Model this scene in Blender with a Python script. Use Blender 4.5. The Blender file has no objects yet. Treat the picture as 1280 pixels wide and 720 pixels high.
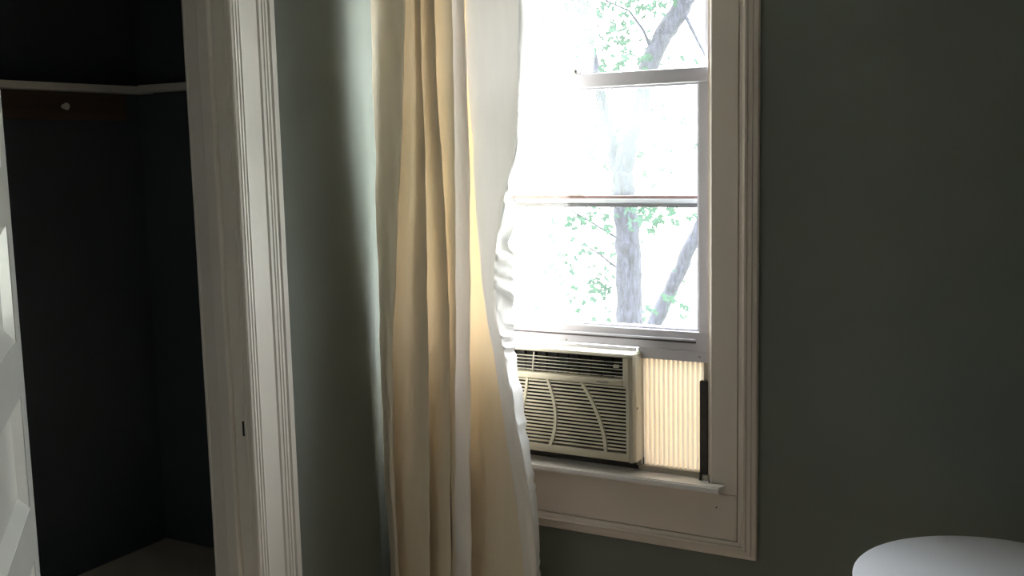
import bpy, bmesh, math, random
from mathutils import Vector, Matrix
random.seed(7)
S = bpy.context.scene
COL = S.collection

# ------------------------------------------------------------------ camera
CAM_POS = Vector((0.0, 0.0, 1.6))
right = Vector((0.8748109, 0.48391466, -0.02307563))
up = Vector((-0.04175037, 0.12275822, 0.99155803))
fwd = Vector((-0.48266219, 0.86646236, -0.12759384))
cam = bpy.data.cameras.new('camera')
cam.sensor_fit = 'HORIZONTAL'; cam.sensor_width = 36.0
cam.lens = 1350.0 / 1280.0 * 36.0
cam.clip_start = 0.02; cam.clip_end = 300
cam_o = bpy.data.objects.new('camera', cam); COL.objects.link(cam_o)
cam_o.matrix_world = Matrix(((right.x, up.x, -fwd.x, CAM_POS.x), (right.y, up.y, -fwd.y, CAM_POS.y),
                             (right.z, up.z, -fwd.z, CAM_POS.z), (0, 0, 0, 1)))
S.camera = cam_o

# ------------------------------------------------------------------ sky, exposure
SKY = 11.5     # radiance at the horizon; an overcast sky is three times as bright overhead
w = bpy.data.worlds.new('overcast_sky'); S.world = w; w.use_nodes = True
bg = w.node_tree.nodes['Background']
bg.inputs['Color'].default_value = (0.955, 0.965, 1.0, 1); 
_nt = w.node_tree; _tc = _nt.nodes.new('ShaderNodeTexCoord'); _sx = _nt.nodes.new('ShaderNodeSeparateXYZ')
_cl = _nt.nodes.new('ShaderNodeClamp'); _ma = _nt.nodes.new('ShaderNodeMath'); _ma.operation = 'MULTIPLY_ADD'
_nt.links.new(_tc.outputs['Generated'], _sx.inputs[0]); _nt.links.new(_sx.outputs['Z'], _cl.inputs['Value'])
_nt.links.new(_cl.outputs[0], _ma.inputs[0]); _ma.inputs[1].default_value = 2*SKY; _ma.inputs[2].default_value = SKY
_nt.links.new(_ma.outputs[0], bg.inputs['Strength'])
S.view_settings.view_transform = 'Standard'; S.view_settings.look = 'None'
S.view_settings.exposure = 0.0; S.view_settings.gamma = 1.0; S.view_settings.use_curve_mapping = False
# sampling portal in the window opening (guides sky samples, gives off no light of its own)
pl = bpy.data.lights.new('window_portal', 'AREA'); pl.shape = 'RECTANGLE'; pl.size = 0.90; pl.size_y = 1.62
pl.cycles.is_portal = True
po = bpy.data.objects.new('window_portal', pl); COL.objects.link(po)
po.location = (-1.3925, 2.935, 1.46); po.rotation_euler = (math.radians(-90), 0, 0)

# ------------------------------------------------------------------ materials
def newmat(name):
    m = bpy.data.materials.new(name); m.use_nodes = True
    nt = m.node_tree; nt.nodes.clear()
    out = nt.nodes.new('ShaderNodeOutputMaterial')
    return m, nt, out
def noise(nt, scale, detail=3, rough=.55, coord='Object', stretch=None):
    tc = nt.nodes.new('ShaderNodeTexCoord'); n = nt.nodes.new('ShaderNodeTexNoise')
    n.inputs['Scale'].default_value = scale; n.inputs['Detail'].default_value = detail; n.inputs['Roughness'].default_value = rough
    if stretch:
        mp = nt.nodes.new('ShaderNodeMapping'); mp.inputs['Scale'].default_value = stretch
        nt.links.new(tc.outputs[coord], mp.inputs['Vector']); nt.links.new(mp.outputs[0], n.inputs['Vector'])
    else: nt.links.new(tc.outputs[coord], n.inputs['Vector'])
    return n
def ramp(nt, src, c0, c1, p0=.3, p1=.7):
    r = nt.nodes.new('ShaderNodeValToRGB'); r.color_ramp.elements[0].position = p0; r.color_ramp.elements[1].position = p1
    r.color_ramp.elements[0].color = (*c0, 1); r.color_ramp.elements[1].color = (*c1, 1)
    nt.links.new(src, r.inputs[0]); return r
def paint(name, col, rough=.5, var=.06, nscale=6, bump=.0, bscale=60, stretch=None, metallic=0, spec=.5, bdist=.002):
    m, nt, out = newmat(name)
    p = nt.nodes.new('ShaderNodeBsdfPrincipled')
    n = noise(nt, nscale, stretch=stretch)
    r = ramp(nt, n.outputs['Fac'], tuple(c*(1-var) for c in col), tuple(min(1, c*(1+var)) for c in col))
    nt.links.new(r.outputs[0], p.inputs['Base Color'])
    p.inputs['Roughness'].default_value = rough; p.inputs['Metallic'].default_value = metallic
    p.inputs['Specular IOR Level'].default_value = spec
    if bump:
        b = nt.nodes.new('ShaderNodeBump'); b.inputs['Strength'].default_value = bump; b.inputs['Distance'].default_value = bdist
        n2 = noise(nt, bscale, 4, stretch=stretch); nt.links.new(n2.outputs['Fac'], b.inputs['Height'])
        nt.links.new(b.outputs[0], p.inputs['Normal'])
    nt.links.new(p.outputs[0], out.inputs[0]); return m
def glass(name, dust, haze=None):
    m, nt, out = newmat(name)
    tr = nt.nodes.new('ShaderNodeBsdfTransparent'); tr.inputs[0].default_value = (.95, .97, .96, 1)
    gl = nt.nodes.new('ShaderNodeBsdfGlossy'); gl.inputs['Roughness'].default_value = .02
    tl = nt.nodes.new('ShaderNodeBsdfTranslucent'); tl.inputs[0].default_value = (.93, .97, .97, 1)
    n = noise(nt, 5, 4); rr = ramp(nt, n.outputs['Fac'], (dust*.7,)*3, (dust*1.3,)*3)
    m1 = nt.nodes.new('ShaderNodeMixShader'); nt.links.new(rr.outputs[0], m1.inputs[0])
    if haze:  # milkier above a set height: washed-out haze put into the glass
        tc = nt.nodes.new('ShaderNodeTexCoord'); sx = nt.nodes.new('ShaderNodeSeparateXYZ'); mr = nt.nodes.new('ShaderNodeMapRange')
        nt.links.new(tc.outputs['Object'], sx.inputs[0]); nt.links.new(sx.outputs['Z'], mr.inputs['Value'])
        mr.inputs['From Min'].default_value = haze[0]; mr.inputs['From Max'].default_value = haze[0]+.02
        mr.inputs['To Min'].default_value = dust; mr.inputs['To Max'].default_value = haze[1]
        mu = nt.nodes.new('ShaderNodeMath'); mu.operation = 'MULTIPLY'
        r1 = ramp(nt, n.outputs['Fac'], (.75,)*3, (1.25,)*3)
        nt.links.new(mr.outputs[0], mu.inputs[0]); nt.links.new(r1.outputs[0], mu.inputs[1]); nt.links.new(mu.outputs[0], m1.inputs[0])
    nt.links.new(tr.outputs[0], m1.inputs[1]); nt.links.new(tl.outputs[0], m1.inputs[2])
    m2 = nt.nodes.new('ShaderNodeMixShader'); m2.inputs[0].default_value = .05
    nt.links.new(m1.outputs[0], m2.inputs[1]); nt.links.new(gl.outputs[0], m2.inputs[2])
    nt.links.new(m2.outputs[0], out.inputs[0]); return m
def cloth(name, dcol, tcol, tmix, gmix, grough, bstr=.4):
    m, nt, out = newmat(name)
    d = nt.nodes.new('ShaderNodeBsdfDiffuse'); t = nt.nodes.new('ShaderNodeBsdfTranslucent'); g = nt.nodes.new('ShaderNodeBsdfGlossy')
    n = noise(nt, 9, 4, stretch=(3, 3, .6)); r = ramp(nt, n.outputs['Fac'], tuple(c*.96 for c in dcol), tuple(min(1, c*1.03) for c in dcol))
    nt.links.new(r.outputs[0], d.inputs[0]); t.inputs[0].default_value = (*tcol, 1)
    g.inputs[0].default_value = (.95, .93, .95, 1); g.inputs['Roughness'].default_value = grough
    b = nt.nodes.new('ShaderNodeBump'); b.inputs['Strength'].default_value = bstr; b.inputs['Distance'].default_value = .003
    n2 = noise(nt, 28, 3, stretch=(1.2, 1.2, .8)); nt.links.new(n2.outputs['Fac'], b.inputs['Height'])
    for q in (d, t, g): nt.links.new(b.outputs[0], q.inputs['Normal'])
    m1 = nt.nodes.new('ShaderNodeMixShader'); m1.inputs[0].default_value = tmix
    nt.links.new(d.outputs[0], m1.inputs[1]); nt.links.new(t.outputs[0], m1.inputs[2])
    m2 = nt.nodes.new('ShaderNodeMixShader'); m2.inputs[0].default_value = gmix
    nt.links.new(m1.outputs[0], m2.inputs[1]); nt.links.new(g.outputs[0], m2.inputs[2])
    nt.links.new(m2.outputs[0], out.inputs[0]); return m

M = {}
M['sage'] = paint('sage_wall_paint', (.195, .217, .198), .75, .05, 3, .25, 260, spec=.25, bdist=.0008)
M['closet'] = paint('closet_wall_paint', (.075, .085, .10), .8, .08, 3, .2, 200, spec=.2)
M['white'] = paint('white_gloss_trim', (.78, .745, .70), .38, .03, 5, .12, 40, stretch=(1, 1, .3))
M['casing'] = paint('window_casing_paint', (.74, .665, .61), .42, .03, 5, .12, 40, stretch=(1, 1, .3))
M['stool'] = paint('glossy_stool_paint', (.82, .81, .83), .22, .03, 5)
M['doorpaint'] = paint('white_gloss_door', (.66, .66, .62), .2, .03, 5)
M['sash'] = paint('sash_white_metal', (.72, .71, .80), .4, .02, 5)
M['ceil'] = paint('ceiling_white', (.80, .77, .74), .8, .02, 2)
M['floor'] = paint('pale_oak_floor', (.68, .53, .39), .45, .12, 3, .1, 20, stretch=(12, 1, 1))
M['ac'] = paint('cream_plastic', (.70, .67, .56), .42, .02, 4)
M['acdark'] = paint('black_plastic', (.012, .012, .013), .6, .1, 10)
M['filter'] = paint('dark_filter', (.010, .009, .009), .9, .2, 60)
M['vane'] = paint('pale_vane', (.62, .60, .53), .45, .02, 4)
M['tan'] = paint('tan_frame', (.52, .48, .41), .5, .08, 20)
M['darkfoam'] = paint('dark_grey_foam', (.07, .065, .065), .9, .15, 40, .4, 120)
M['metal'] = paint('dull_metal', (.42, .41, .40), .35, .08, 20, metallic=.9)
M['darkmetal'] = paint('dark_slot', (.012, .011, .011), .6, .1, 20)
M['brownwood'] = paint('raw_brown_board', (.085, .055, .034), .7, .25, 8, .2, 30, stretch=(1, .2, 6))
M['redwood'] = paint('weathered_red_wood', (.23, .10, .085), .7, .2, 12)
M['gasket'] = paint('dark_gasket', (.10, .085, .105), .6, .1, 12)
M['platform'] = paint('worn_board', (.45, .40, .33), .7, .15, 5, .2, 30)
M['table'] = paint('white_laminate', (.86, .87, .95), .32, .01, 4)
M['glass_low'] = glass('window_glass_hazed', .006, (1.462, .022))  # upper part carries added haze that washes out the view behind
M['glass_up'] = glass('window_glass_clear', .008)
M['curtain'] = cloth('cream_taffeta', (.90, .80, .65), (.93, .76, .52), .048, .12, .45)
M['gold'] = cloth('glowing_fold_taffeta', (.90, .80, .65), (.95, .77, .52), .085, .12, .45)  # same cloth, more translucent: the fold's golden glow put into the material
M['lit_fold'] = cloth('lit_fold_cloth', (.90, .87, .86), (.94, .90, .90), .19, .14, .40, .4)  # paler copy of the curtain cloth, front-lit brightness of the ridge put in
M['edge'] = cloth('brightened_taffeta_edge', (.90, .83, .71), (.93, .83, .67), .30, .10, .45)  # same curtain, paler and more translucent to put in the edge panel's light
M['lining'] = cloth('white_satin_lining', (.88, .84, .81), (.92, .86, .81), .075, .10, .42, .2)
M['hem'] = cloth('white_lining', (.88, .87, .86), (.92, .90, .88), .05, .06, .35, .5)
M['pleat'] = cloth('translucent_vinyl', (.80, .72, .60), (.98, .87, .72), .08, .03, .3, .05)
M['rod'] = paint('bronze_rod', (.10, .07, .05), .4, .1, 10, metallic=.8)
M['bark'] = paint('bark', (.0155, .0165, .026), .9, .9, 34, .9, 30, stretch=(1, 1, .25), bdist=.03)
M['ground'] = paint('pale_ground', (.42, .43, .36), .9, .1, .6)
def leafmat():
    m, nt, out = newmat('leaf_green')
    d = nt.nodes.new('ShaderNodeBsdfDiffuse'); t = nt.nodes.new('ShaderNodeBsdfTranslucent')
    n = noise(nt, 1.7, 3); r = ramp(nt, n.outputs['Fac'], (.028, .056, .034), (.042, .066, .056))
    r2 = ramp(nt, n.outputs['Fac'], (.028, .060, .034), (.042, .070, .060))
    nt.links.new(r.outputs[0], d.inputs[0]); nt.links.new(r2.outputs[0], t.inputs[0])
    a = nt.nodes.new('ShaderNodeMixShader'); a.inputs[0].default_value = .5
    nt.links.new(d.outputs[0], a.inputs[1]); nt.links.new(t.outputs[0], a.inputs[2]); nt.links.new(a.outputs[0], out.inputs[0])
    return m
M['leaf'] = leafmat()

# ------------------------------------------------------------------ mesh helpers
def obj(name, bm, mat, parent=None, smooth=False):
    me = bpy.data.meshes.new(name); bm.normal_update(); bm.to_mesh(me); bm.free()
    if smooth:
        for p in me.polygons: p.use_smooth = True
    me.materials.append(M[mat])
    o = bpy.data.objects.new(name, me); COL.objects.link(o)
    if parent: o.parent = parent
    return o
def box(bm, x0, x1, y0, y1, z0, z1, bev=0.0, seg=2):
    vs = [bm.verts.new((x, y, z)) for x in (x0, x1) for y in (y0, y1) for z in (z0, z1)]
    F = [(0, 1, 3, 2), (4, 6, 7, 5), (0, 4, 5, 1), (2, 3, 7, 6), (0, 2, 6, 4), (1, 5, 7, 3)]
    fs = [bm.faces.new([vs[i] for i in f]) for f in F]
    if bev:
        es = list({e for f in fs for e in f.edges})
        bmesh.ops.bevel(bm, geom=es, offset=bev, segments=seg, affect='EDGES', profile=.5)
def B(*a, **k):
    bm = bmesh.new(); box(bm, *a, **k); return bm
def prism(bm, pts, axis, a0, a1, caps=True):
    """closed polygon pts extruded along axis (0,1,2); pts give the other two coordinates in order"""
    def mk(p, a):
        c = [0, 0, 0]; o = [i for i in range(3) if i != axis]
        c[axis] = a; c[o[0]] = p[0]; c[o[1]] = p[1]; return bm.verts.new(c)
    A = [mk(p, a0) for p in pts]; C = [mk(p, a1) for p in pts]; n = len(pts)
    for i in range(n): bm.faces.new((A[i], A[(i+1) % n], C[(i+1) % n], C[i]))
    if caps: bm.faces.new(A[::-1]); bm.faces.new(C)
    bmesh.ops.recalc_face_normals(bm, faces=bm.faces)
def tube(bm, pts, rad, n=10, caps=True):
    pts = [Vector(p) for p in pts]; rings = []
    for i, p in enumerate(pts):
        t = (pts[min(i+1, len(pts)-1)] - pts[max(i-1, 0)]).normalized()
        a = t.orthogonal().normalized() if i == 0 else (rings[-1][1] - t*rings[-1][1].dot(t)).normalized()
        b = t.cross(a); r = rad[i] if isinstance(rad, (list, tuple)) else rad
        rings.append(([bm.verts.new(p + (a*math.cos(k*2*math.pi/n) + b*math.sin(k*2*math.pi/n))*r) for k in range(n)], a))
    for i in range(len(rings)-1):
        A, C = rings[i][0], rings[i+1][0]
        for k in range(n): bm.faces.new((A[k], A[(k+1) % n], C[(k+1) % n], C[k]))
    if caps: bm.faces.new(rings[0][0][::-1]); bm.faces.new(rings[-1][0])
def lathe(bm, prof, n=64, cx=0, cy=0):
    rings = []
    for r, z in prof:
        rings.append([bm.verts.new((cx + max(r, 1e-4)*math.cos(k*2*math.pi/n), cy + max(r, 1e-4)*math.sin(k*2*math.pi/n), z)) for k in range(n)])
    for A, C in zip(rings, rings[1:]):
        for k in range(n): bm.faces.new((A[k], A[(k+1) % n], C[(k+1) % n], C[k]))
    bm.faces.new(rings[0][::-1]); bm.faces.new(rings[-1])
    bmesh.ops.recalc_face_normals(bm, faces=bm.faces)
def autosmooth(o, ang=35):
    for p in o.data.polygons: p.use_smooth = True
    o.data.set_sharp_from_angle(angle=math.radians(ang))
def empty(name, loc=(0, 0, 0)):
    o = bpy.data.objects.new(name, None); COL.objects.link(o); o.location = loc; o.empty_display_size = .1; return o
def tag(o, label=None, cat=None, group=None, kind=None):
    if label: o['label'] = label
    if cat: o['category'] = cat
    if group: o['group'] = group
    if kind: o['kind'] = kind
    return o
def struct(o, label, cat): return tag(o, label, cat, kind='structure')
def place(o, parent):
    """parent while keeping world coordinates baked in the mesh"""
    o.parent = parent; o.matrix_parent_inverse = Matrix.Translation(-Vector(parent.location)) if parent.parent is None else Matrix()
    return o
def part(name, bm, mat, parent, smooth=None):
    o = obj(name, bm, mat)
    if smooth: autosmooth(o, smooth)
    o.parent = parent
    return o

XL = -1.95      # left wall face
YW = 2.80       # window wall face
# ------------------------------------------------------------------ room shell
struct(obj('floor', B(-2.75, 1.8, -1.75, 3.0, -.12, 0), 'floor'), 'brown wooden floor of the room, below the view', 'floor')
struct(obj('ceiling', B(-2.75, 1.8, -1.75, 3.0, 2.62, 2.74), 'ceil'), 'white ceiling of the room, above the view', 'ceiling')
bm = bmesh.new()
box(bm, -2.08, XL, -1.6, 1.335, 0, 2.62); box(bm, -2.08, XL, 2.08, YW, 0, 2.62); box(bm, -2.08, XL, 1.335, 2.08, 2.13, 2.62)
struct(obj('wall_left', bm, 'sage'), 'sage green wall between closet doorway and cream curtain', 'wall')
bm = bmesh.new()
OX0, OX1, OZ0, OZ1 = -1.84, -.945, .655, 2.27
box(bm, -2.08, OX0-.02, YW, 2.915, 0, 2.62); box(bm, OX1+.02, 1.7, YW, 2.915, 0, 2.62)
box(bm, OX0-.02, OX1+.02, YW, 2.915, 0, OZ0-.02); box(bm, OX0-.02, OX1+.02, YW, 2.915, OZ1+.02, 2.62)
struct(obj('wall_front', bm, 'sage'), 'dark sage green wall right of and around the window', 'wall')
struct(obj('wall_right', B(1.7, 1.8, -1.6, 2.915, 0, 2.62), 'sage'), 'sage green wall to the right, outside the view', 'wall')
struct(obj('wall_rear', B(-2.08, 1.8, -1.72, -1.6, 0, 2.62), 'sage'), 'sage green wall behind the viewer', 'wall')
# closet shell
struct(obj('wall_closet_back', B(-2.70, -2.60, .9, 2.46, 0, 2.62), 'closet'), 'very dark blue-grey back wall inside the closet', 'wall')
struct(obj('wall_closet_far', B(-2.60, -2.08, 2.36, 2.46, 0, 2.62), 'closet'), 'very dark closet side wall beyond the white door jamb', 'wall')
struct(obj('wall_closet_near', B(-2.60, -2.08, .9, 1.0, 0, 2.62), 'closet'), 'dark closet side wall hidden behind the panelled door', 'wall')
# baseboards
for nm, a in (('baseboard_front', (-1.93, 1.7, 2.782, 2.80, 0, .15)), ('baseboard_left', (XL, XL+.018, 2.235, 2.78, 0, .15)), ('baseboard_right', (1.682, 1.7, -1.6, 2.78, 0, .15))):
    struct(obj(nm, B(*a, bev=.004), 'white'), 'white painted baseboard along the %s wall, below the view' % {'front': 'window', 'left': 'closet', 'right': 'right'}[nm.split('_')[1]], 'baseboard')

# ------------------------------------------------------------------ closet doorway
d1 = struct(empty('door_1'), 'white painted closet doorway with panelled door folded back', 'door')
JY = 2.06
part('jamb', B(-2.08, XL, JY, 2.08, 0, 2.13), 'white', d1)
part('jamb', B(-2.08, XL, 1.335, 1.355, 0, 2.13), 'white', d1)
part('head_jamb', B(-2.08, XL, 1.355, JY, 2.11, 2.13), 'white', d1)
part('back_edge_bead', B(-2.088, -2.08, JY-.004, 2.10, 0, 2.13, bev=.003), 'white', d1)
part('door_stop', B(-2.029, -1.988, JY-.016, JY, 0, 2.11, bev=.004), 'white', d1)
part('door_stop', B(-2.029, -1.988, 1.355, 1.368, 0, 2.11, bev=.004), 'white', d1)
st = part('strike_slot', B(-1.963, -1.956, JY-.0012, JY, .872, .912, bev=.0005), 'darkmetal', d1)
tag(st, 'dark narrow latch slot in the white door jamb')
# casing profile (Y, proud X)
def casing_prof(y0, sgn, wid=.162):
    P = [(0, 0), (0, .013), (.003, .017)]
    def groove(a, d=.004, wd=.0028): return [(a-wd, .019), (a, .019-d), (a+wd, .019)]
    for a in (.011, .021, .031): P += groove(a)
    P += [(.038, .019), (.041, .0155), (.044, .0155)]
    P += [(.100, .0155), (.103, .0125), (.106, .018)]
    P += groove(.117, .003) + groove(.128, .003)
    P += [(.138, .019), (.140, .016), (.143, .023), (.158, .025), (wid, .020), (wid, 0)]
    return [(XL + p[1], y0 + sgn*p[0]) for p in P]
def casing(name, y0, sgn, label):
    bm = bmesh.new(); pts = casing_prof(y0, sgn)
    prism(bm, pts, 2, 0, 2.27); o = obj(name, bm, 'white'); struct(o, label, 'door casing'); return o
casing('trim_1', JY+.003, 1, 'fluted white door casing between dark closet and green wall')
casing('trim_2', 1.352, -1, 'fluted white door casing behind the open panelled door')
bm = bmesh.new(); box(bm, XL, XL+.024, 1.18, 2.24, 2.27, 2.42, bev=.005)
struct(obj('trim_3', bm, 'white'), 'white head casing above the closet doorway, out of view', 'door casing')
# door leaf with six horizontal raised panels, opened past the wall line
LW, LT, LH = .695, .035, 2.08
leaf = part('door_leaf', B(0, .075, -LT, 0, .01, LH), 'doorpaint', d1)
ang = math.radians(-42.5)
leaf.location = (-1.898, 1.384, .0); leaf.rotation_euler = (0, 0, ang)
rails = []
pitch = .333; ztop0 = 1.145      # a panel spans .92 .. 1.145
zlist = [(ztop0 - .225 + k*pitch, ztop0 + k*pitch) for k in range(-2, 3)]
part('stile', B(LW-.09, LW, -LT, 0, .01, LH), 'doorpaint', leaf)
prev = .01
for z0, z1 in zlist + [(LH, None)]:
    part('rail', B(.075, LW-.09, -LT, 0, prev, z0), 'doorpaint', leaf); prev = z1
for z0, z1 in zlist:
    bm = bmesh.new(); x0, x1 = .075, LW-.09; bv = .030; dep = -.017
    for sy, face in ((-.001, 1), (-LT+.001, -1)):
        yf = sy + (dep if face == 1 else -dep); yb = sy
        o_ = [bm.verts.new(p) for p in ((x0, yb, z0), (x1, yb, z0), (x1, yb, z1), (x0, yb, z1))]
        i_ = [bm.verts.new(p) for p in ((x0+bv, yf, z0+bv), (x1-bv, yf, z0+bv), (x1-bv, yf, z1-bv), (x0+bv, yf, z1-bv))]
        for k in range(4): bm.faces.new((o_[k], o_[(k+1) % 4], i_[(k+1) % 4], i_[k]))
        bm.faces.new(i_)
    bmesh.ops.recalc_face_normals(bm, faces=bm.faces)
    part('panel', bm, 'doorpaint', leaf)
for hz in (.30, 1.75):
    bm = bmesh.new(); tube(bm, [(-.004, -LT-.004, hz), (-.004, -LT-.004, hz+.09)], .006, 10); part('hinge', bm, 'metal', leaf, 40)
bm = bmesh.new(); lathe(bm, [(.026, 0), (.026, .005), (.01, .008), (.009, .03), (.02, .036), (.027, .05), (.024, .06), (.008, .064)], 24)
kn = part('door_knob', bm, 'metal', leaf, 40); kn.location = (LW-.06, 0, .95); kn.rotation_euler = (math.radians(-90), 0, 0)

# ------------------------------------------------------------------ closet contents
sh = tag(empty('closet_shelf', (-2.6, 1.7, 1.787)), 'narrow white painted shelf running round the dark closet', 'shelf')
def abs_part(name, bm, mat, parent, smooth=None):
    bmesh.ops.translate(bm, verts=bm.verts, vec=-Vector(parent.location)); return part(name, bm, mat, parent, smooth)
abs_part('shelf_board', B(-2.60, -2.53, 1.0, 2.36, 1.789, 1.809, bev=.002), 'white', sh)
abs_part('side_board', B(-2.53, -2.09, 2.30, 2.36, 1.792, 1.812, bev=.002), 'white', sh)
rl = tag(empty('coat_peg_rail', (-2.6, 1.7, 1.711)), 'brown wooden peg rail with white peg under closet shelf', 'peg rail')
abs_part('rail_board', B(-2.60, -2.582, 1.0, 2.30, 1.711, 1.787, bev=.002), 'brownwood', rl)
for y in (1.45, 2.075):
    bm = bmesh.new(); lathe(bm, [(.006, 0), (.006, .008), (.009, .011), (.010, .016), (.006, .019)], 16)
    pg = part('peg', bm, 'white', rl, 40); pg.location = (.018, y-1.7, .036); pg.rotation_euler = (0, math.radians(90), 0)
pf = tag(empty('closet_platform', (-2.34, 1.68, 0)), 'worn low boxed-in platform at the bottom of dark closet', 'platform')
abs_part('top_board', B(-2.597, -2.10, 1.003, 2.357, .375, .395, bev=.003), 'platform', pf)
abs_part('riser_board', B(-2.13, -2.11, 1.003, 2.357, 0, .375), 'platform', pf)

# ------------------------------------------------------------------ window
wn = struct(empty('window_1'), 'white double-hung window with picture-frame casing, lower sash raised', 'window')
# jamb liner
part('side_jamb', B(OX0-.02, OX0, 2.80, 2.925, OZ0, OZ1), 'white', wn)
part('side_jamb', B(OX1, OX1+.02, 2.80, 2.925, OZ0, OZ1), 'white', wn)
part('head_jamb', B(OX0-.02, OX1+.02, 2.80, 2.925, OZ1, OZ1+.02), 'white', wn)
part('outer_sill', B(OX0-.02, OX1+.02, 2.8725, 2.97, OZ0-.02, .672), 'white', wn)
# casing: inner flat boards with rounded inner edge
def casing_inner(x0, x1, edge):
    bm = bmesh.new(); y = 2.779
    if edge > 0: pts = [(x0+.008, YW), (x0, YW), (x0, y+.006), (x0+.002, y+.002), (x0+.006, y), (x1, y), (x1, YW)]
    else: pts = [(x0, YW), (x0, y), (x1-.006, y), (x1-.002, y+.002), (x1, y+.006), (x1, YW)]
    prism(bm, pts, 2, .648, 2.375); return bm
part('casing_board', casing_inner(-.939, -.8615, 1), 'casing', wn)
part('casing_board', casing_inner(-1.930, -1.846, -1), 'casing', wn)
part('casing_board', B(-1.930, -.8615, 2.779, YW, 2.2701, 2.375, bev=.002), 'casing', wn)
part('window_stop', B(OX1-.006, OX1, 2.80, 2.812, .674, OZ1), 'casing', wn)
# outer moulded band, mitred at the corners: profile offsets outward from inner rectangle
bx0, bx1, bz0, bz1 = -1.932, -.8595, .515, 2.377
prof = [(0, 0), (0, .019), (.010, .020), (.0115, .0215), (.0125, .0265), (.018, .029), (.0235, .0265), (.0245, .0225), (.036, .0225), (.0375, .019), (.048, .017), (.0505, .014), (.0505, 0)]
def band(name, side):
    bm = bmesh.new(); rows = []
    for o_, h in prof:
        L = max(bx0 - o_, XL+.001); R = bx1 + o_; D = bz0 - o_*.92; U = bz1 + o_
        C = {'r': ((R, D), (R, U)), 'l': ((L, D), (L, U)), 'b': ((L, D), (R, D)), 't': ((L, U), (R, U))}[side]
        rows.append([bm.verts.new((c[0], YW - h, c[1])) for c in C])
    for a, b in zip(rows, rows[1:]): bm.faces.new((a[0], a[1], b[1], b[0]))
    bm.faces.new([r[0] for r in rows]); bm.faces.new([r[1] for r in rows][::-1])
    bmesh.ops.recalc_face_normals(bm, faces=bm.faces)
    return part(name, bm, 'casing', wn)
for s in 'rlbt': band('casing_band', s)
# apron and stool
part('apron', B(-1.930, -.8625, 2.782, YW, .5175, .6455, bev=.0012), 'casing', wn)
bm = bmesh.new()
sp = [(-1.935, 2.776), (-1.935, 2.744), (-.903, 2.744), (-.893, 2.776), (-.9395, 2.776), (-.9455, 2.79), (-.9455, 2.872), (-1.8395, 2.872), (-1.8395, 2.776)]
prism(bm, sp, 2, .656, .674)
bmesh.ops.bevel(bm, geom=[e for e in bm.edges if abs(e.verts[0].co.y-2.744) < 1e-4 and abs(e.verts[1].co.y-2.744) < 1e-4 and abs(e.verts[0].co.x-e.verts[1].co.x) > .1], offset=.004, segments=3, affect='EDGES')
part('stool', bm, 'stool', wn)
part('bed_mould', B(-1.93, -.91, 2.768, 2.782, .646, .6555, bev=.003), 'casing', wn)
for p in ((-.920, .606), (-1.33, .489)):
    bm = bmesh.new(); tube(bm, [(p[0], 2.7835, p[1]), (p[0], 2.7805, p[1])], .002, 8); part('nail_hole', bm, 'darkmetal', wn)
# lower sash (raised)
ls = part('lower_sash', B(-1.838, -.9465, 2.815, 2.845, 1.032, 1.087, bev=.0025), 'sash', wn)   # its bottom rail
part('lift_groove', B(-1.81, -.990, 2.8125, 2.815, 1.055, 1.0605), 'gasket', ls)
part('lift_lip', B(-1.81, -.990, 2.808, 2.815, 1.0605, 1.067, bev=.002), 'sash', ls)
part('top_rail', B(-1.838, -.9465, 2.812, 2.848, 1.767, 1.806, bev=.003), 'sash', ls)
part('stile', B(-.9835, -.9465, 2.815, 2.845, 1.087, 1.767, bev=.0025), 'sash', ls)
part('stile', B(-1.838, -1.801, 2.815, 2.845, 1.087, 1.767, bev=.0025), 'sash', ls)
part('glazing_bead', B(-.9895, -.9835, 2.824, 2.836, 1.093, 1.761), 'sash', ls)
part('glazing_bead', B(-1.801, -.9835, 2.824, 2.836, 1.087, 1.093), 'sash', ls)
part('glazing_bead', B(-1.801, -.9835, 2.824, 2.836, 1.761, 1.767), 'sash', ls)
part('pane', B(-1.801, -.9835, 2.829, 2.8312, 1.087, 1.767), 'glass_low', ls)
def lock(x, y, z, parent):
    bm = bmesh.new(); box(bm, x-.024, x+.024, y-.011, y+.011, z, z+.004, bev=.0015)
    tube(bm, [(x, y, z+.003), (x, y, z+.013)], .009, 14)
    tube(bm, [(x-.004, y-.002, z+.0125), (x+.012, y-.005, z+.015), (x+.026, y-.008, z+.0125), (x+.031, y-.010, z+.008)], [.005, .0045, .004, .0035], 8)
    return part('sash_lock', bm, 'metal', parent, 40)
lock(-1.352, 2.828, 1.806, ls)
# upper sash
us = part('upper_sash', B(-1.838, -.9465, 2.862, 2.892, 1.4385, 1.452, bev=.002), 'sash', wn)      # its bottom rail
part('weathered_strip', B(-1.838, -.9465, 2.864, 2.890, 1.452, 1.460, bev=.0015), 'redwood', us)
part('rail_gasket', B(-1.838, -.9465, 2.860, 2.890, 1.4275, 1.4385, bev=.001), 'gasket', us)
part('top_rail', B(-1.838, -.9465, 2.862, 2.892, 2.20, 2.25), 'sash', us)
part('stile', B(-.981, -.9465, 2.862, 2.892, 1.46, 2.20, bev=.002), 'sash', us)
part('stile', B(-1.838, -1.804, 2.862, 2.892, 1.46, 2.20, bev=.002), 'sash', us)
part('pane', B(-1.804, -.981, 2.876, 2.8782, 1.46, 2.20), 'glass_up', us)
bm = bmesh.new(); box(bm, -1.405, -1.355, 2.860, 2.886, 1.460, 1.466, bev=.0015); box(bm, -1.395, -1.365, 2.862, 2.870, 1.466, 1.478, bev=.0015)
part('lock_keeper', bm, 'metal', us)

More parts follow.
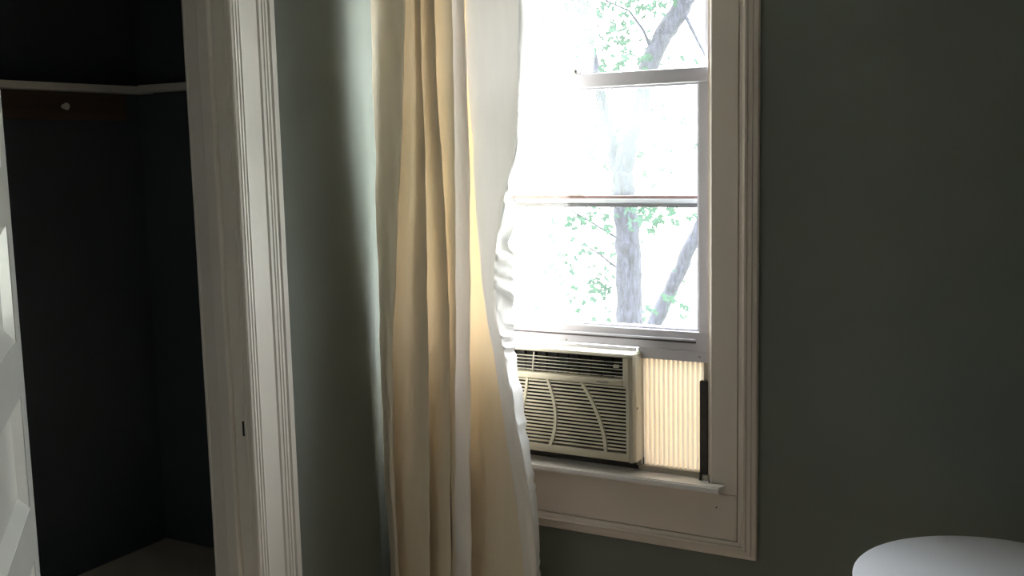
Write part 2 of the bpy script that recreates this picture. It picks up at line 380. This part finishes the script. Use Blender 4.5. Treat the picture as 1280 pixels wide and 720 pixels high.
# ------------------------------------------------------------------ air conditioner
AX0, AX1, AZ0, AZ1, AY = -1.622, -1.150, .709, 1.024, 2.752
ac = tag(empty('air_conditioner', ((AX0+AX1)/2, 2.85, AZ0)), 'cream window air conditioner with curved ribs across slatted grille', 'air conditioner')
def acp(n, bm, m, s=None): return abs_part(n, bm, m, ac, s)
acp('cabinet', B(AX0+.012, AX1-.012, 2.80, 3.30, AZ0+.006, AZ1-.010, bev=.006), 'ac', 40)
# front shell: side cheeks, top lip, bottom lip, divider
def shell_side(x_out, x_in):
    bm = bmesh.new(); s = 1 if x_out > x_in else -1
    pts = [(x_in, AY+.002), (x_out-s*.014, AY), (x_out-s*.006, AY+.004), (x_out-s*.001, AY+.012), (x_out, AY+.022), (x_out-s*.002, 2.812), (x_in, 2.812)]
    prism(bm, pts, 2, AZ0, AZ1-.003); return bm
acp('front_cheek', shell_side(AX1, AX1-.016), 'ac', 30)
acp('front_cheek', shell_side(AX0, AX0+.016), 'ac', 30)
bm = bmesh.new(); prism(bm, [(AY+.010, AZ1), (AY+.003, AZ1-.003), (AY+.001, AZ1-.009), (AY+.004, AZ1-.013), (2.812, AZ1-.013), (2.812, AZ1)], 0, AX0+.004, AX1-.004); acp('top_lip', bm, 'ac', 30)
bm = bmesh.new(); prism(bm, [(AY, .735), (AY, AZ0+.008), (AY+.003, AZ0+.002), (AY+.010, AZ0), (2.812, AZ0), (2.812, .735)], 0, AX0+.016, AX1-.016); acp('bottom_lip', bm, 'ac', 30)
acp('divider_bar', B(AX0+.016, AX1-.034, AY-.004, 2.80, .930, .947, bev=.003), 'ac', 30)
acp('vent_cheek', B(AX1-.034, AX1-.016, AY, 2.80, .9285, AZ1-.013, bev=.002), 'ac')
acp('vent_cheek', B(AX0+.016, AX0+.030, AY, 2.80, .9285, AZ1-.013, bev=.002), 'ac')
acp('vent_cavity', B(AX0+.03, AX1-.034, 2.792, 2.798, .947, AZ1-.013), 'acdark')
acp('filter', B(AX0+.016, AX1-.016, 2.775, 2.779, .735, .930), 'filter')
acp('bottom_seal', B(AX0, AX1, 2.822, 2.862, .674, .7095), 'darkfoam')
# horizontal outlet vanes
bm = bmesh.new(); prism(bm, [(AY+.004, 0), (AY+.004, .0015), (AY+.007, .0017), (AY+.007, .0002)], 0, AX0+.03, AX1-.034)
bmesh.ops.translate(bm, verts=bm.verts, vec=(-ac.location.x, -ac.location.y, 0))
v0 = part('outlet_vane', bm, 'vane', ac)
vz = [.9555, .9655, .9755, .9855, .9955]
v0.location = (0, 0, vz[0] - AZ0)
for z in vz[1:]:
    c = v0.copy(); COL.objects.link(c); c.parent = ac; c.location = (0, 0, z-AZ0)
# vertical deflectors behind
bm = B(-.0012, .0012, 2.776-ac.location.y, 2.788-ac.location.y, .948-AZ0, AZ1-.014-AZ0)
f0 = part('deflector', bm, 'filter', ac)
xs = [-1.58 + k*.0355 for k in range(11)]
f0.location.x = xs[0] - ac.location.x; f0.rotation_euler.z = 0
for x in xs[1:]:
    c = f0.copy(); COL.objects.link(c); c.parent = ac; c.location.x = x - ac.location.x
bm = bmesh.new(); tube(bm, [(-1.472, AY+.003, .952), (-1.466, AY+.003, 1.008)], .0022, 8); acp('vane_link', bm, 'vane')
# knob tab and badge
acp('vane_tab', B(-1.212, -1.196, AY-.001, AY+.006, .981, .990, bev=.001), 'vane')
acp('badge', B(-1.262, -1.225, AY-.0052, AY-.0042, .9355, .9405, bev=.0004), 'metal')
# intake slats
n_sl = 18; p_sl = (.9275-.7365)/n_sl
bm = bmesh.new(); prism(bm, [(AY+.0005, 0), (AY-.0005+.001, .0050), (AY+.0035, .0050), (AY+.0035, 0)], 0, AX0+.016, AX1-.016)
bmesh.ops.translate(bm, verts=bm.verts, vec=(-ac.location.x, -ac.location.y, 0))
s0 = part('grille_slat', bm, 'ac', ac)
for k in range(n_sl):
    z = .7365 + (k+.55)*p_sl
    if k == 0: s0.location = (0, 0, z-AZ0)
    else: c = s0.copy(); COL.objects.link(c); c.parent = ac; c.location = (0, 0, z-AZ0)
acp('grille_edge', B(AX1-.0245, AX1-.0155, AY, AY+.012, .735, .930), 'ac')
# curved ribs
def rib(pts, wdt):
    bm = bmesh.new(); n = 20; A = []
    for i in range(n+1):
        t = i/n; a, b, c, d = [Vector(p) for p in pts]
        p = a*(1-t)**3 + b*3*t*(1-t)**2 + c*3*t*t*(1-t) + d*t**3
        dd = (b-a)*3*(1-t)**2 + (c-b)*6*t*(1-t) + (d-c)*3*t*t; nn = Vector((-dd.y, dd.x)).normalized()*wdt/2*(1+.25*t)
        A.append([bm.verts.new((q.x, y, q.y)) for q in (p-nn, p+nn) for y in (AY-.0022, AY+.006)])
    for u, v in zip(A, A[1:]):
        for i, j in ((0, 1), (1, 3), (3, 2), (2, 0)): bm.faces.new((u[i], u[j], v[j], v[i]))
    bm.faces.new([A[0][i] for i in (0, 1, 3, 2)]); bm.faces.new([A[-1][i] for i in (0, 2, 3, 1)])
    bmesh.ops.recalc_face_normals(bm, faces=bm.faces); acp('curved_rib', bm, 'ac')
rib([(-1.314, .932), (-1.275, .880), (-1.238, .800), (-1.238, .733)], .0090)
rib([(-1.423, .932), (-1.396, .870), (-1.385, .800), (-1.418, .733)], .0080)
rib([(-1.489, .932), (-1.492, .880), (-1.510, .830), (-1.537, .733)], .0075)
rib([(-1.560, .932), (-1.575, .880), (-1.585, .800), (-1.58, .733)], .0075)
# mounting rail on top, side panel frames and pleated vinyl
acp('mounting_rail', B(AX0-.02, -1.166, 2.800, 2.815, 1.004, 1.0315, bev=.0015), 'sash')
for (x0, x1) in ((-1.163, -.9475), (-1.837, AX0+.008)):
    acp('panel_head', B(x0, x1, 2.812, 2.848, 1.003, 1.0315, bev=.0015), 'sash')
    acp('panel_foot', B(x0, x1, 2.812, 2.846, .674, .690, bev=.0015), 'tan')
    bm = bmesh.new(); N = 13; pts = []
    xa, xb = x0+.010, x1-.020; st_ = (xb-xa)/N
    for k in range(N):
        for f, yy in ((0, 2.838), (.18, 2.826), (.68, 2.824), (.86, 2.838)): pts.append((xa+(k+f)*st_, yy))
    pts.append((xb, 2.838)); col_ = [[bm.verts.new((px, py, z)) for z in (.688, 1.004)] for px, py in pts]
    for u, v in zip(col_, col_[1:]): bm.faces.new((u[0], v[0], v[1], u[1]))
    bmesh.ops.recalc_face_normals(bm, faces=bm.faces)
    tag(acp('pleated_panel', bm, 'pleat'), 'glowing cream pleated vinyl filler panel')
    acp('panel_channel', B(x0-.003 if x0 > -1.5 else x1-.008, x0+.011 if x0 > -1.5 else x1+.003, 2.806, 2.846, .690, 1.003, bev=.0015), 'tan')
    acp('panel_end_strip', B(x1-.021, x1, 2.818, 2.846, .690, 1.003) if x0 > -1.5 else B(x0+.002, x0+.010, 2.818, 2.846, .690, 1.003), 'tan')
for zc in (.74, .80, .86, .92, .98): acp('channel_clip', B(-1.1665, -1.160, 2.7975, 2.806, zc-.014, zc+.014, bev=.001), 'tan')
for q in ((-1.388, 1.040, 2.815), (-.978, 1.0185, 2.812), (-1.1505, .865, 2.775)):
    bm = bmesh.new(); tube(bm, [(q[0], q[2]+.001, q[1]), (q[0], q[2]-.0015, q[1])], .0035, 10); acp('screw', bm, 'metal')
fs = tag(empty('foam_strip', (-.958, 2.81, .674)), 'dark grey upright foam strip wedged beside pleated window panel', 'foam strip')
abs_part('strip', B(-.9735, -.950, 2.796, 2.810, .690, .955, bev=.002), 'darkfoam', fs)
abs_part('foot_clip', B(-.976, -.9475, 2.794, 2.8115, .674, .690, bev=.002), 'tan', fs)
abs_part('clip_pin', B(-.972, -.967, 2.790, 2.796, .674, .697), 'darkmetal', fs)

# ------------------------------------------------------------------ curtain
CZ= [2.4, 2.06, 1.9, 1.75, 1.6, 1.45, 1.3, 1.15, 1.0, 0.85, 0.7, 0.55, 0.4, 0.25, 0.03]
CT=[[(-1.8825,2.61),(-1.8405,2.5868),(-1.7806,2.5792),(-1.7457,2.5869),(-1.8096,2.6597),(-1.7698,2.6577),(-1.7106,2.6058),(-1.7537,2.654),(-1.6675,2.6123),(-1.7064,2.6556),(-1.6211,2.6291),(-1.5756,2.6176),(-1.6209,2.6662),(-1.5864,2.6649),(-1.5802,2.6336),(-1.4939,2.6323),(-1.415,2.6311),(-1.3921,2.665)],
[(-1.8991,2.61),(-1.8568,2.5868),(-1.7959,2.5792),(-1.7603,2.5869),(-1.8244,2.6597),(-1.784,2.6577),(-1.7245,2.6058),(-1.7677,2.654),(-1.6806,2.6123),(-1.7196,2.6556),(-1.6332,2.6291),(-1.587,2.6176),(-1.6326,2.6662),(-1.5976,2.6649),(-1.5916,2.6336),(-1.5039,2.6323),(-1.4236,2.6311),(-1.4001,2.665)],
[(-1.9031,2.61),(-1.8608,2.5868),(-1.8049,2.5792),(-1.7706,2.5869),(-1.8375,2.663),(-1.7948,2.6609),(-1.7277,2.6058),(-1.7707,2.654),(-1.6835,2.6123),(-1.7245,2.6588),(-1.6321,2.6232),(-1.5845,2.612),(-1.6333,2.6662),(-1.5997,2.6649),(-1.5922,2.6307),(-1.5056,2.6296),(-1.4277,2.6311),(-1.4104,2.665)],
[(-1.9046,2.6108),(-1.8627,2.5868),(-1.8137,2.5792),(-1.7823,2.5869),(-1.8506,2.6647),(-1.8043,2.6627),(-1.7265,2.604),(-1.772,2.6558),(-1.6814,2.6123),(-1.7246,2.6625),(-1.6307,2.6174),(-1.5799,2.606),(-1.6335,2.668),(-1.5961,2.6649),(-1.5865,2.6269),(-1.505,2.6258),(-1.4329,2.6296),(-1.4259,2.665)],
[(-1.9056,2.6122),(-1.8642,2.5868),(-1.8232,2.5792),(-1.7955,2.5869),(-1.864,2.6647),(-1.8126,2.6622),(-1.7225,2.6003),(-1.773,2.6595),(-1.6753,2.6123),(-1.7206,2.6656),(-1.6316,2.6137),(-1.5772,2.6026),(-1.6351,2.6716),(-1.5876,2.6645),(-1.5761,2.6232),(-1.505,2.622),(-1.4434,2.6258),(-1.4452,2.6647)],
[(-1.9118,2.6136),(-1.8692,2.5868),(-1.8362,2.5792),(-1.8123,2.5869),(-1.8809,2.6647),(-1.8206,2.6586),(-1.7221,2.5966),(-1.7774,2.663),(-1.671,2.6123),(-1.7163,2.6656),(-1.6326,2.61),(-1.5782,2.6026),(-1.6384,2.6753),(-1.5823,2.6608),(-1.5708,2.6194),(-1.5208,2.6182),(-1.4838,2.622),(-1.4661,2.6609)],
[(-1.9157,2.6181),(-1.8727,2.5868),(-1.846,2.5792),(-1.826,2.5869),(-1.8931,2.6622),(-1.8265,2.6499),(-1.725,2.5958),(-1.7832,2.6665),(-1.6681,2.6123),(-1.7151,2.6682),(-1.6336,2.6063),(-1.5822,2.6026),(-1.643,2.6762),(-1.5744,2.6599),(-1.5612,2.6157),(-1.5307,2.6145),(-1.5095,2.6183),(-1.4785,2.66)],
[(-1.9202,2.6232),(-1.877,2.5868),(-1.8556,2.5792),(-1.8387,2.5869),(-1.9029,2.6578),(-1.8301,2.6405),(-1.7298,2.5971),(-1.7889,2.669),(-1.668,2.6136),(-1.7163,2.6717),(-1.6363,2.6041),(-1.5871,2.6026),(-1.648,2.6762),(-1.5591,2.6599),(-1.5439,2.6136),(-1.5236,2.6108),(-1.5093,2.6146),(-1.4799,2.6586)],
[(-1.9282,2.6273),(-1.884,2.5868),(-1.8665,2.5792),(-1.8514,2.5869),(-1.9109,2.6511),(-1.8298,2.6336),(-1.7361,2.6006),(-1.7929,2.669),(-1.6718,2.6171),(-1.7201,2.6752),(-1.6416,2.6041),(-1.592,2.6026),(-1.653,2.6762),(-1.5328,2.6599),(-1.5179,2.6137),(-1.4952,2.6073),(-1.479,2.6111),(-1.4685,2.655)],
[(-1.9306,2.6302),(-1.8839,2.5868),(-1.8684,2.5792),(-1.857,2.5869),(-1.9146,2.647),(-1.8335,2.6327),(-1.7402,2.6008),(-1.7969,2.669),(-1.6774,2.6206),(-1.7236,2.6756),(-1.6487,2.6041),(-1.5969,2.6026),(-1.6581,2.6762),(-1.5103,2.6599),(-1.4977,2.6173),(-1.4689,2.6073),(-1.4527,2.6111),(-1.4478,2.655)],
[(-1.932,2.6326),(-1.8829,2.5868),(-1.8693,2.5792),(-1.8609,2.5869),(-1.9165,2.6437),(-1.8379,2.6327),(-1.7442,2.6008),(-1.801,2.669),(-1.6829,2.6223),(-1.7279,2.6756),(-1.6548,2.6041),(-1.6018,2.6026),(-1.6631,2.6762),(-1.4879,2.6599),(-1.4775,2.6209),(-1.4454,2.6098),(-1.4278,2.6137),(-1.4284,2.6572)],
[(-1.9345,2.6346),(-1.8819,2.5868),(-1.8702,2.5792),(-1.8638,2.5869),(-1.9171,2.6404),(-1.8424,2.6327),(-1.7482,2.6008),(-1.805,2.669),(-1.6882,2.6223),(-1.7333,2.6756),(-1.6603,2.6044),(-1.6065,2.6031),(-1.6681,2.6762),(-1.467,2.6599),(-1.4596,2.6244),(-1.4271,2.6144),(-1.4095,2.6183),(-1.4134,2.6607)],
[(-1.9283,2.635),(-1.8735,2.5868),(-1.8637,2.5792),(-1.8592,2.5869),(-1.9133,2.6397),(-1.8435,2.6327),(-1.754,2.6008),(-1.8106,2.669),(-1.6936,2.6223),(-1.7388,2.6756),(-1.6676,2.6077),(-1.6097,2.6065),(-1.6676,2.6731),(-1.4541,2.6599),(-1.4487,2.6279),(-1.4182,2.6214),(-1.404,2.6252),(-1.4113,2.6642)],
[(-1.9229,2.635),(-1.871,2.5868),(-1.8627,2.5792),(-1.8591,2.5869),(-1.911,2.6397),(-1.8459,2.6327),(-1.7599,2.6008),(-1.8166,2.669),(-1.699,2.6223),(-1.7442,2.6756),(-1.6737,2.6091),(-1.614,2.6076),(-1.6694,2.6712),(-1.4531,2.6599),(-1.4496,2.6286),(-1.4199,2.6223),(-1.4062,2.6261),(-1.4134,2.665)],
[(-1.9329,2.635),(-1.8808,2.5868),(-1.8724,2.5792),(-1.8688,2.5869),(-1.9208,2.6397),(-1.8551,2.6327),(-1.7685,2.6008),(-1.8253,2.669),(-1.7069,2.6223),(-1.7522,2.6756),(-1.6814,2.6091),(-1.6211,2.6076),(-1.6767,2.6712),(-1.4584,2.6599),(-1.4551,2.6286),(-1.4251,2.6223),(-1.4112,2.6261),(-1.4182,2.665)]]

def cr(p0, p1, p2, p3, t):
    return .5*((2*p1) + (-p0+p2)*t + (2*p0-5*p1+4*p2-p3)*t*t + (-p0+3*p1-3*p2+p3)*t*t*t)
def mono(p0, p1, p2, p3, t):   # spline between columns, damped so folds keep crisp edges
    s = t*t*(3-2*t); return .55*cr(p0, p1, p2, p3, t) + .45*(p1+(p2-p1)*s)
nC = len(CT[0])
def curtain_row(z):
    k = 0
    while k < len(CZ)-2 and CZ[k+1] > z: k += 1
    t = (CZ[k]-z)/(CZ[k]-CZ[k+1]); g = lambda i: CT[max(0, min(len(CZ)-1, i))]
    return [tuple(cr(g(k-1)[c][a], g(k)[c][a], g(k+1)[c][a], g(k+2)[c][a], t) for a in (0, 1)) for c in range(nC)]
def wr(a, b): return math.sin(a)*math.cos(b)
def sheet(c0, c1, sub, nz, ruffle):
    bm = bmesh.new(); grid = []
    for j in range(nz+1):
        z = CZ[0] + (CZ[-1]-CZ[0])*j/nz; R = curtain_row(z); row = []
        for c in range(c0, c1):
            for i in range(sub + (1 if c == c1-1 else 0)):
                t = i/sub; q = lambda m: R[max(0, min(nC-1, m))]
                x = mono(q(c-1)[0], q(c)[0], q(c+1)[0], q(c+2)[0], t); y = mono(q(c-1)[1], q(c)[1], q(c+1)[1], q(c+2)[1], t)
                u = c + t
                x += .0014*wr(u*2.1+z*7, z*13+u) ; y += .0016*wr(z*17+u*1.7, u*2.3) + .001*math.sin(z*41+u*3)
                if ruffle:
                    e = (u-c0)/(c1-c0); wj = min(1, e*4); amp = wj*(math.exp(-((z-1.25)/.32)**2)*1.0 + .25)
                    ph = z*80 + 5*math.sin(z*11) + 3.2*math.sin(z*29+1); amp *= .75+.5*math.sin(z*47+2)
                    y += amp*.010*math.sin(ph+e*3)*(1-.3*e); x += amp*.006*math.sin(ph*1.13+1.3)*(1.0 if e < .2 or e > .8 else .6)
                row.append(bm.verts.new((x, y, z)))
        grid.append(row)
    for a, b in zip(grid, grid[1:]):
        for i in range(len(a)-1): bm.faces.new((a[i], a[i+1], b[i+1], b[i]))
    return bm
cu = tag(empty('curtain', (-1.67, 2.61, 0)), 'long cream taffeta curtain hanging in soft folds beside window', 'curtain')
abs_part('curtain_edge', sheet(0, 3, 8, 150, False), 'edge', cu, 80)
abs_part('curtain_cloth', sheet(3, 10, 8, 150, False), 'curtain', cu, 80)
tag(abs_part('lit_front_fold', sheet(10, 11, 10, 150, False), 'lit_fold', cu, 80), 'front fold with its lit tone put into the cloth')
abs_part('inner_fold', sheet(11, nC-4, 8, 150, False), 'gold', cu, 80)
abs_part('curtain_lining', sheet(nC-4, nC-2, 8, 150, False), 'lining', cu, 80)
tag(abs_part('curtain_hem', sheet(nC-2, nC-1, 10, 420, True), 'hem', cu, 80), 'puckered white lining edge')
rod = tag(empty('curtain_rod', (-1.4, 2.61, 2.42)), 'dark curtain rod above the window, out of view', 'curtain rod')
bm = bmesh.new(); tube(bm, [(-1.935, 2.61, 2.42), (-.70, 2.61, 2.42)], .010, 14); abs_part('rod', bm, 'rod', rod, 40)
for x in (-1.90, -.78):
    bm = bmesh.new(); tube(bm, [(x, 2.80, 2.42), (x, 2.61, 2.42)], .006, 8); box(bm, x-.015, x+.015, 2.796, 2.80, 2.385, 2.455); abs_part('bracket', bm, 'rod', rod)

# ------------------------------------------------------------------ round table
TX, TY, TZ, TR = -.188, 2.414, .66, .286
tb = tag(empty('side_table', (TX, TY, 0)), 'small round white table standing against the dark wall', 'table')
bm = bmesh.new()
lathe(bm, [(0, TZ), (TR-.006, TZ), (TR-.003, TZ-.0006), (TR-.0008, TZ-.003), (TR, TZ-.006), (TR, TZ-.018), (TR-.004, TZ-.022), (0, TZ-.022)], 96)
part('table_top', bm, 'table', tb, 30)
bm = bmesh.new(); lathe(bm, [(.028, .03), (.028, .50), (.06, .60), (.11, TZ-.022)], 32); part('pedestal', bm, 'table', tb, 40)
bm = bmesh.new(); lathe(bm, [(.19, 0), (.19, .012), (.16, .02), (.035, .035)], 48); part('base', bm, 'table', tb, 30)

# ------------------------------------------------------------------ outside
struct(obj('ground_outside', B(-60, 40, 3.3, 90, -3.3, -3.0), 'ground'), 'bright pale ground outside, seen through the window', 'ground')
def limb(bm, pts, r0, r1, n=12, jit=.0):
    P = []
    for i in range(len(pts)-1):
        a, b = Vector(pts[i]), Vector(pts[i+1])
        for k in range(6):
            P.append(a.lerp(b, k/6))
    P.append(Vector(pts[-1])); m = len(P)
    rad = [(r0+(r1-r0)*i/(m-1))*(1+random.uniform(-jit, jit)) for i in range(m)]
    for i in range(1, m-1): P[i] += Vector((random.uniform(-1, 1), random.uniform(-1, 1), 0))*r0*.10
    tube(bm, P, rad, n)
def leaf_cluster(bm, c, sx, sz, n, size):
    for _ in range(n):
        p = Vector((random.gauss(c[0], sx), random.gauss(c[1], .5), random.gauss(c[2], sz))); s = size*random.uniform(.6, 1.25)
        a = Vector((random.uniform(-1, 1), random.uniform(-1, 1), random.uniform(-.9, .3))).normalized()
        b = a.cross(Vector((random.uniform(-1, 1), random.uniform(-1, 1), random.uniform(-1, 1)))).normalized(); nrm = a.cross(b)
        pts = [(0, 0), (.32, .42), (.30, .12), (.75, .22), (.62, .02), (1.05, 0), (.62, -.04), (.75, -.25), (.30, -.14), (.32, -.45)]
        ring = [bm.verts.new(p + a*u*s + b*v*s + nrm*(abs(v)*.25*s)) for u, v in pts]
        bm.faces.new(ring[:6]); bm.faces.new([ring[0]] + ring[5:])
t1 = tag(empty('tree', (-4.62, 11.0, -3.0)), 'thick upright tree trunk with forked limbs outside the window', 'tree')
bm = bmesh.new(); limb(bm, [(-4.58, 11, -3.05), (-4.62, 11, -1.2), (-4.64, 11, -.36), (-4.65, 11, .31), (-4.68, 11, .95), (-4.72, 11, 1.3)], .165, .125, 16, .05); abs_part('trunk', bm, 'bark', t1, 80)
for P, a, b in (([(-4.72, 11, 1.22), (-4.59, 11, 1.75), (-4.40, 11, 2.42), (-4.26, 11, 2.71), (-4.06, 11, 2.98), (-3.85, 11, 3.30), (-3.6, 11, 3.9)], .105, .10),
                ([(-4.72, 11, 1.2), (-4.86, 11.05, 1.63), (-4.97, 11.1, 1.98), (-5.15, 11.2, 2.7), (-5.4, 11.3, 3.6)], .08, .04),
                ([(-4.02, 11, 3.02), (-3.88, 10.95, 2.77), (-3.70, 10.9, 2.45)], .022, .014),
                ([(-4.33, 10.95, 2.60), (-4.42, 10.9, 2.83), (-4.55, 10.85, 3.02), (-4.9, 10.7, 3.2)], .02, .008),
                ([(-4.70, 11, .55), (-5.0, 10.9, .75), (-5.45, 10.7, 1.05)], .016, .006),
                ([(-4.70, 11, .2), (-4.95, 10.9, .42), (-5.2, 10.8, .6)], .014, .006)):
    bm = bmesh.new(); limb(bm, P, a, b, 12, .06); abs_part('branch', bm, 'bark', t1, 80)
bm = bmesh.new()
for c, sx, sz, n in (((-4.75, 10.7, 2.75), .20, .14, 60), ((-4.45, 10.7, 3.05), .20, .12, 55), ((-4.85, 10.7, 2.42), .12, .06, 16), ((-4.45, 10.6, 2.52), .15, .06, 18), ((-4.65, 10.7, 3.3), .4, .15, 90),
                     ((-5.05, 10.8, .35), .16, .16, 40), ((-4.95, 10.8, .05), .12, .12, 34), ((-5.2, 10.8, .75), .15, .12, 26), ((-4.95, 10.6, .88), .15, .06, 18),
                     ((-4.50, 10.5, .93), .12, .05, 18), ((-4.05, 10.5, .88), .16, .08, 40), ((-4.92, 10.9, -.28), .12, .06, 8), ((-5.0, 10.9, 1.6), .3, .3, 40), ((-4.3, 10.9, 1.7), .3, .3, 30)):
    leaf_cluster(bm, c, sx, sz, int(n*1.3), .14)
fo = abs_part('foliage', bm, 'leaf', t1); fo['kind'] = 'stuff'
t2 = tag(empty('tree', (-6.64, 14.0, -3.0)), 'slender leaning tree trunk right of the upright trunk outside', 'tree')
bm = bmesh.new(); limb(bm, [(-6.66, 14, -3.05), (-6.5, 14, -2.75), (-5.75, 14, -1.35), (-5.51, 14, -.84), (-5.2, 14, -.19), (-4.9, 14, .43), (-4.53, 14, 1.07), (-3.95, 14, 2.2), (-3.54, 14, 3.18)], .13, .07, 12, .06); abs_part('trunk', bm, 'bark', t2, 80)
bm = bmesh.new()
for c, sx, sz, n in (((-5.1, 13.8, -.63), .18, .09, 14), ((-4.92, 13.8, -.34), .15, .12, 10), ((-4.26, 14, 1.7), .5, .35, 50), ((-3.69, 14, 2.8), .6, .5, 90)):
    leaf_cluster(bm, c, sx, sz, int(n*1.3), .17)
fo = abs_part('foliage', bm, 'leaf', t2); fo['kind'] = 'stuff'
